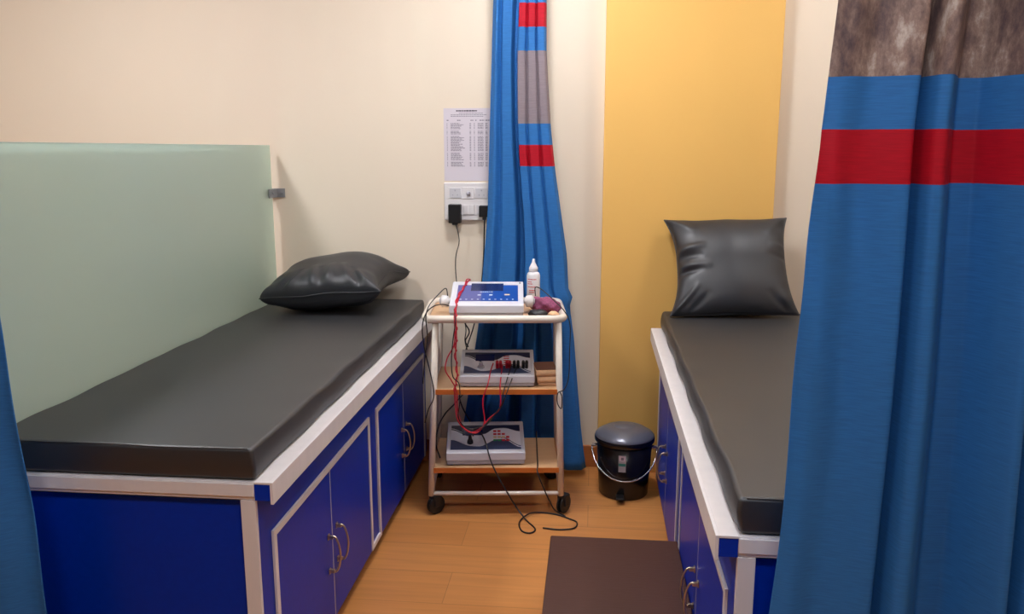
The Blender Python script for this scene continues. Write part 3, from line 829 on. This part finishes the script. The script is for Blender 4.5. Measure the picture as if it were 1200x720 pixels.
rear = [(-0.497,3.16,0.545),(-.50,3.262,.535),(-.505,3.29,.50),(-0.507,3.262,0.410),(-0.544,3.164,0.367),(-0.574,3.090,0.343),(-0.592,3.038,0.307),(-0.594,2.988,0.254),(-.578,2.985,.196)]
wire('mains_cord', 'dark cord curving behind the shelves down to the bottom shelf', 'cable', rear, .0028, M['black_wire'])
tws = []
for i in range(33):
    k = i/32; z = .752-k*.158; a = k*13
    tws.append((-.497+.008*math.sin(a), 3.185+.006*math.cos(a), z))
wire('mains_cord', 'twisted dark cord hanging between the top tray and the middle console', 'cable', [(-.497, 3.2, .79)]+tws, .0028, M['black_wire'], n=2)

# ------------------------------------------------------------------ pedal bin
t = thing('pedal_bin', 'black pedal bin with a grey domed lid and wire handle by the right bed', 'bin', (.142, 3.190, 0))
b = NB(); lathe(b, [(0, .004), (.092, .004), (.096, .0), (.099, .004), (.112, .225), (.108, .225), (.095, .02), (0, .02)], 48); obj('bucket', b, M['bin'], t, smooth=True)
b = NB(); lathe(b, [(.108, .218), (.116, .220), (.121, .228), (.121, .240), (.117, .246)], 48); obj('rim', b, M['bin'], t, smooth=True)
b = NB(); lathe(b, [(.1185, .242), (.1185, .248), (.112, .256), (.085, .272), (.048, .283), (.044, .282), (.040, .286), (0, .289)], 48); o = obj('lid', b, M['binlid'], t, smooth=True, label='glossy dark grey domed lid')
b = NB(); box(b, -.02, .02, .100, .128, .228, .252); obj('hinge', b, M['bin'], t, bevel=.003)
b = NB(); box(b, -.033, -.001, -.142, -.095, .020, .029); box(b, -.026, -.008, -.11, -.08, .008, .022); obj('pedal', b, M['rubber'], t, bevel=.003)
b = NB()
pts = []
for k in range(25):
    a = PI*k/24
    x = -.130*math.cos(a); dn = math.sin(a)
    pts.append((x, -.0-.118*dn, .195-.105*dn))
tube(b, pts, .0032, 8); obj('carry_handle', b, M['chrome'], t, smooth=True, label='curved chrome wire handle')
for sx in (-1, 1):
    b = NB(); lathe(b, [(0, 0), (.010, 0), (.010, .020), (0, .020)], 14, (.110 if sx > 0 else -.130, 0, .195), 'x'); obj('pivot', b, M['chrome'], t)
b = NB()
def cyl_patch(b, a0, a1, z0, z1, mi, e):
    n_ = 6
    for k in range(n_):
        a = a0+(a1-a0)*k/n_; c = a0+(a1-a0)*(k+1)/n_
        R0 = .099+(.112-.099)*(z0/.225)+e; R1 = .099+(.112-.099)*(z1/.225)+e
        poly(b, [(R0*math.sin(a), -R0*math.cos(a), z0), (R0*math.sin(c), -R0*math.cos(c), z0), (R1*math.sin(c), -R1*math.cos(c), z1), (R1*math.sin(a), -R1*math.cos(a), z1)], mi)
cyl_patch(b, -.24, .03, .125, .195, 0, .0006)
cyl_patch(b, -.21, .0, .172, .192, 2, .001)
cyl_patch(b, -.23, .02, .150, .162, 1, .001)
cyl_patch(b, -.15, -.05, .176, .188, 3, .0013)
obj('sticker', b, [M['abs_grey'], M['teal'], M['paper'], M['ink']], t, label='small grey and green sticker')

# ------------------------------------------------------------------ foot step
t = thing('foot_step', 'dark brown foot step standing on the floor beside the right bed', 'step', (.083, 2.115, 0))
b = NB(); box(b, -.198, .194, -.27, .275, .165, .190); obj('tread', b, M['step'], t, bevel=.004)
for x in (-.175, .155):
    b = NB(); box(b, x, x+.018, -.25, .255, 0, .166); obj('side_panel', b, M['stepside'], t, bevel=.001)
b = NB(); box(b, -.157, .155, .10, .118, .04, .166); obj('back_panel', b, M['stepside'], t, bevel=.001)

# ------------------------------------------------------------------ lamps
def panel_lamp(x, y, sx, sy, power, label, col=(1, .93, .82)):
    t = thing('ceiling_light', label, 'ceiling light', (x, y, CZ))
    b = NB(); box(b, -sx/2-.015, sx/2+.015, -sy/2-.015, -sy/2, -.03, 0); box(b, -sx/2-.015, sx/2+.015, sy/2, sy/2+.015, -.03, 0)
    box(b, -sx/2-.015, -sx/2, -sy/2, sy/2, -.03, 0); box(b, sx/2, sx/2+.015, -sy/2, sy/2, -.03, 0)
    obj('frame', b, M['white'], t)
    m = bpy.data.materials.new('diffuser_glow'); m.use_nodes = True
    bs = m.node_tree.nodes['Principled BSDF']; bs.inputs['Base Color'].default_value = (.9, .9, .9, 1)
    bs.inputs['Emission Color'].default_value = (*col, 1); bs.inputs['Emission Strength'].default_value = power/(sx*sy)
    b = NB(); box(b, -sx/2, sx/2, -sy/2, sy/2, -.024, -.016); obj('diffuser', b, m, t)
LS = 1.0
WL = (.96, .965, 1)
panel_lamp(-.22, 2.62, .30, .30, 3.6*LS, 'square ceiling light above the trolley aisle', WL)
panel_lamp(-1.92, 2.15, .30, .30, 4.2*LS, 'square ceiling light beyond the glass screen', WL)
panel_lamp(1.12, 2.70, .22, .22, 1.6*LS, 'small square ceiling light above the right bed', WL)
panel_lamp(-.75, .30, .35, .35, 1.5*LS, 'added square fill panel on the ceiling, left of the camera', WL)  # added front fill, out of view, for surfaces facing the camera
panel_lamp(.22, .38, .35, .35, 2.8*LS, 'added square fill panel on the ceiling before the right foreground curtain', WL)  # added out of view to brighten the near right curtain
w_ = bpy.data.worlds.new('world'); scn.world = w_; w_.use_nodes = True
w_.node_tree.nodes['Background'].inputs[0].default_value = (.9, .92, 1, 1); w_.node_tree.nodes['Background'].inputs[1].default_value = .02

# ------------------------------------------------------------------ camera
f = 960.; pitch = math.atan(185/f); yaw = math.atan(97*math.cos(pitch)/f)
cd = bpy.data.cameras.new('camera'); cam = bpy.data.objects.new('camera', cd); COL.objects.link(cam)
cd.sensor_width = 36; cd.sensor_fit = 'HORIZONTAL'; cd.lens = f/1200*36
cam.location = (0, 0, 1.38); cam.rotation_euler = (PI/2-pitch, 0, yaw)
cd.clip_start = .02
scn.camera = cam
vs = scn.view_settings; vs.view_transform = 'Standard'; vs.look = 'None'; vs.gamma = 1; vs.exposure = 1.2; vs.use_curve_mapping = False
scn.cycles.max_bounces = 8; scn.cycles.diffuse_bounces = 5; scn.cycles.use_denoising = True
scn.cycles.sample_clamp_indirect = 6
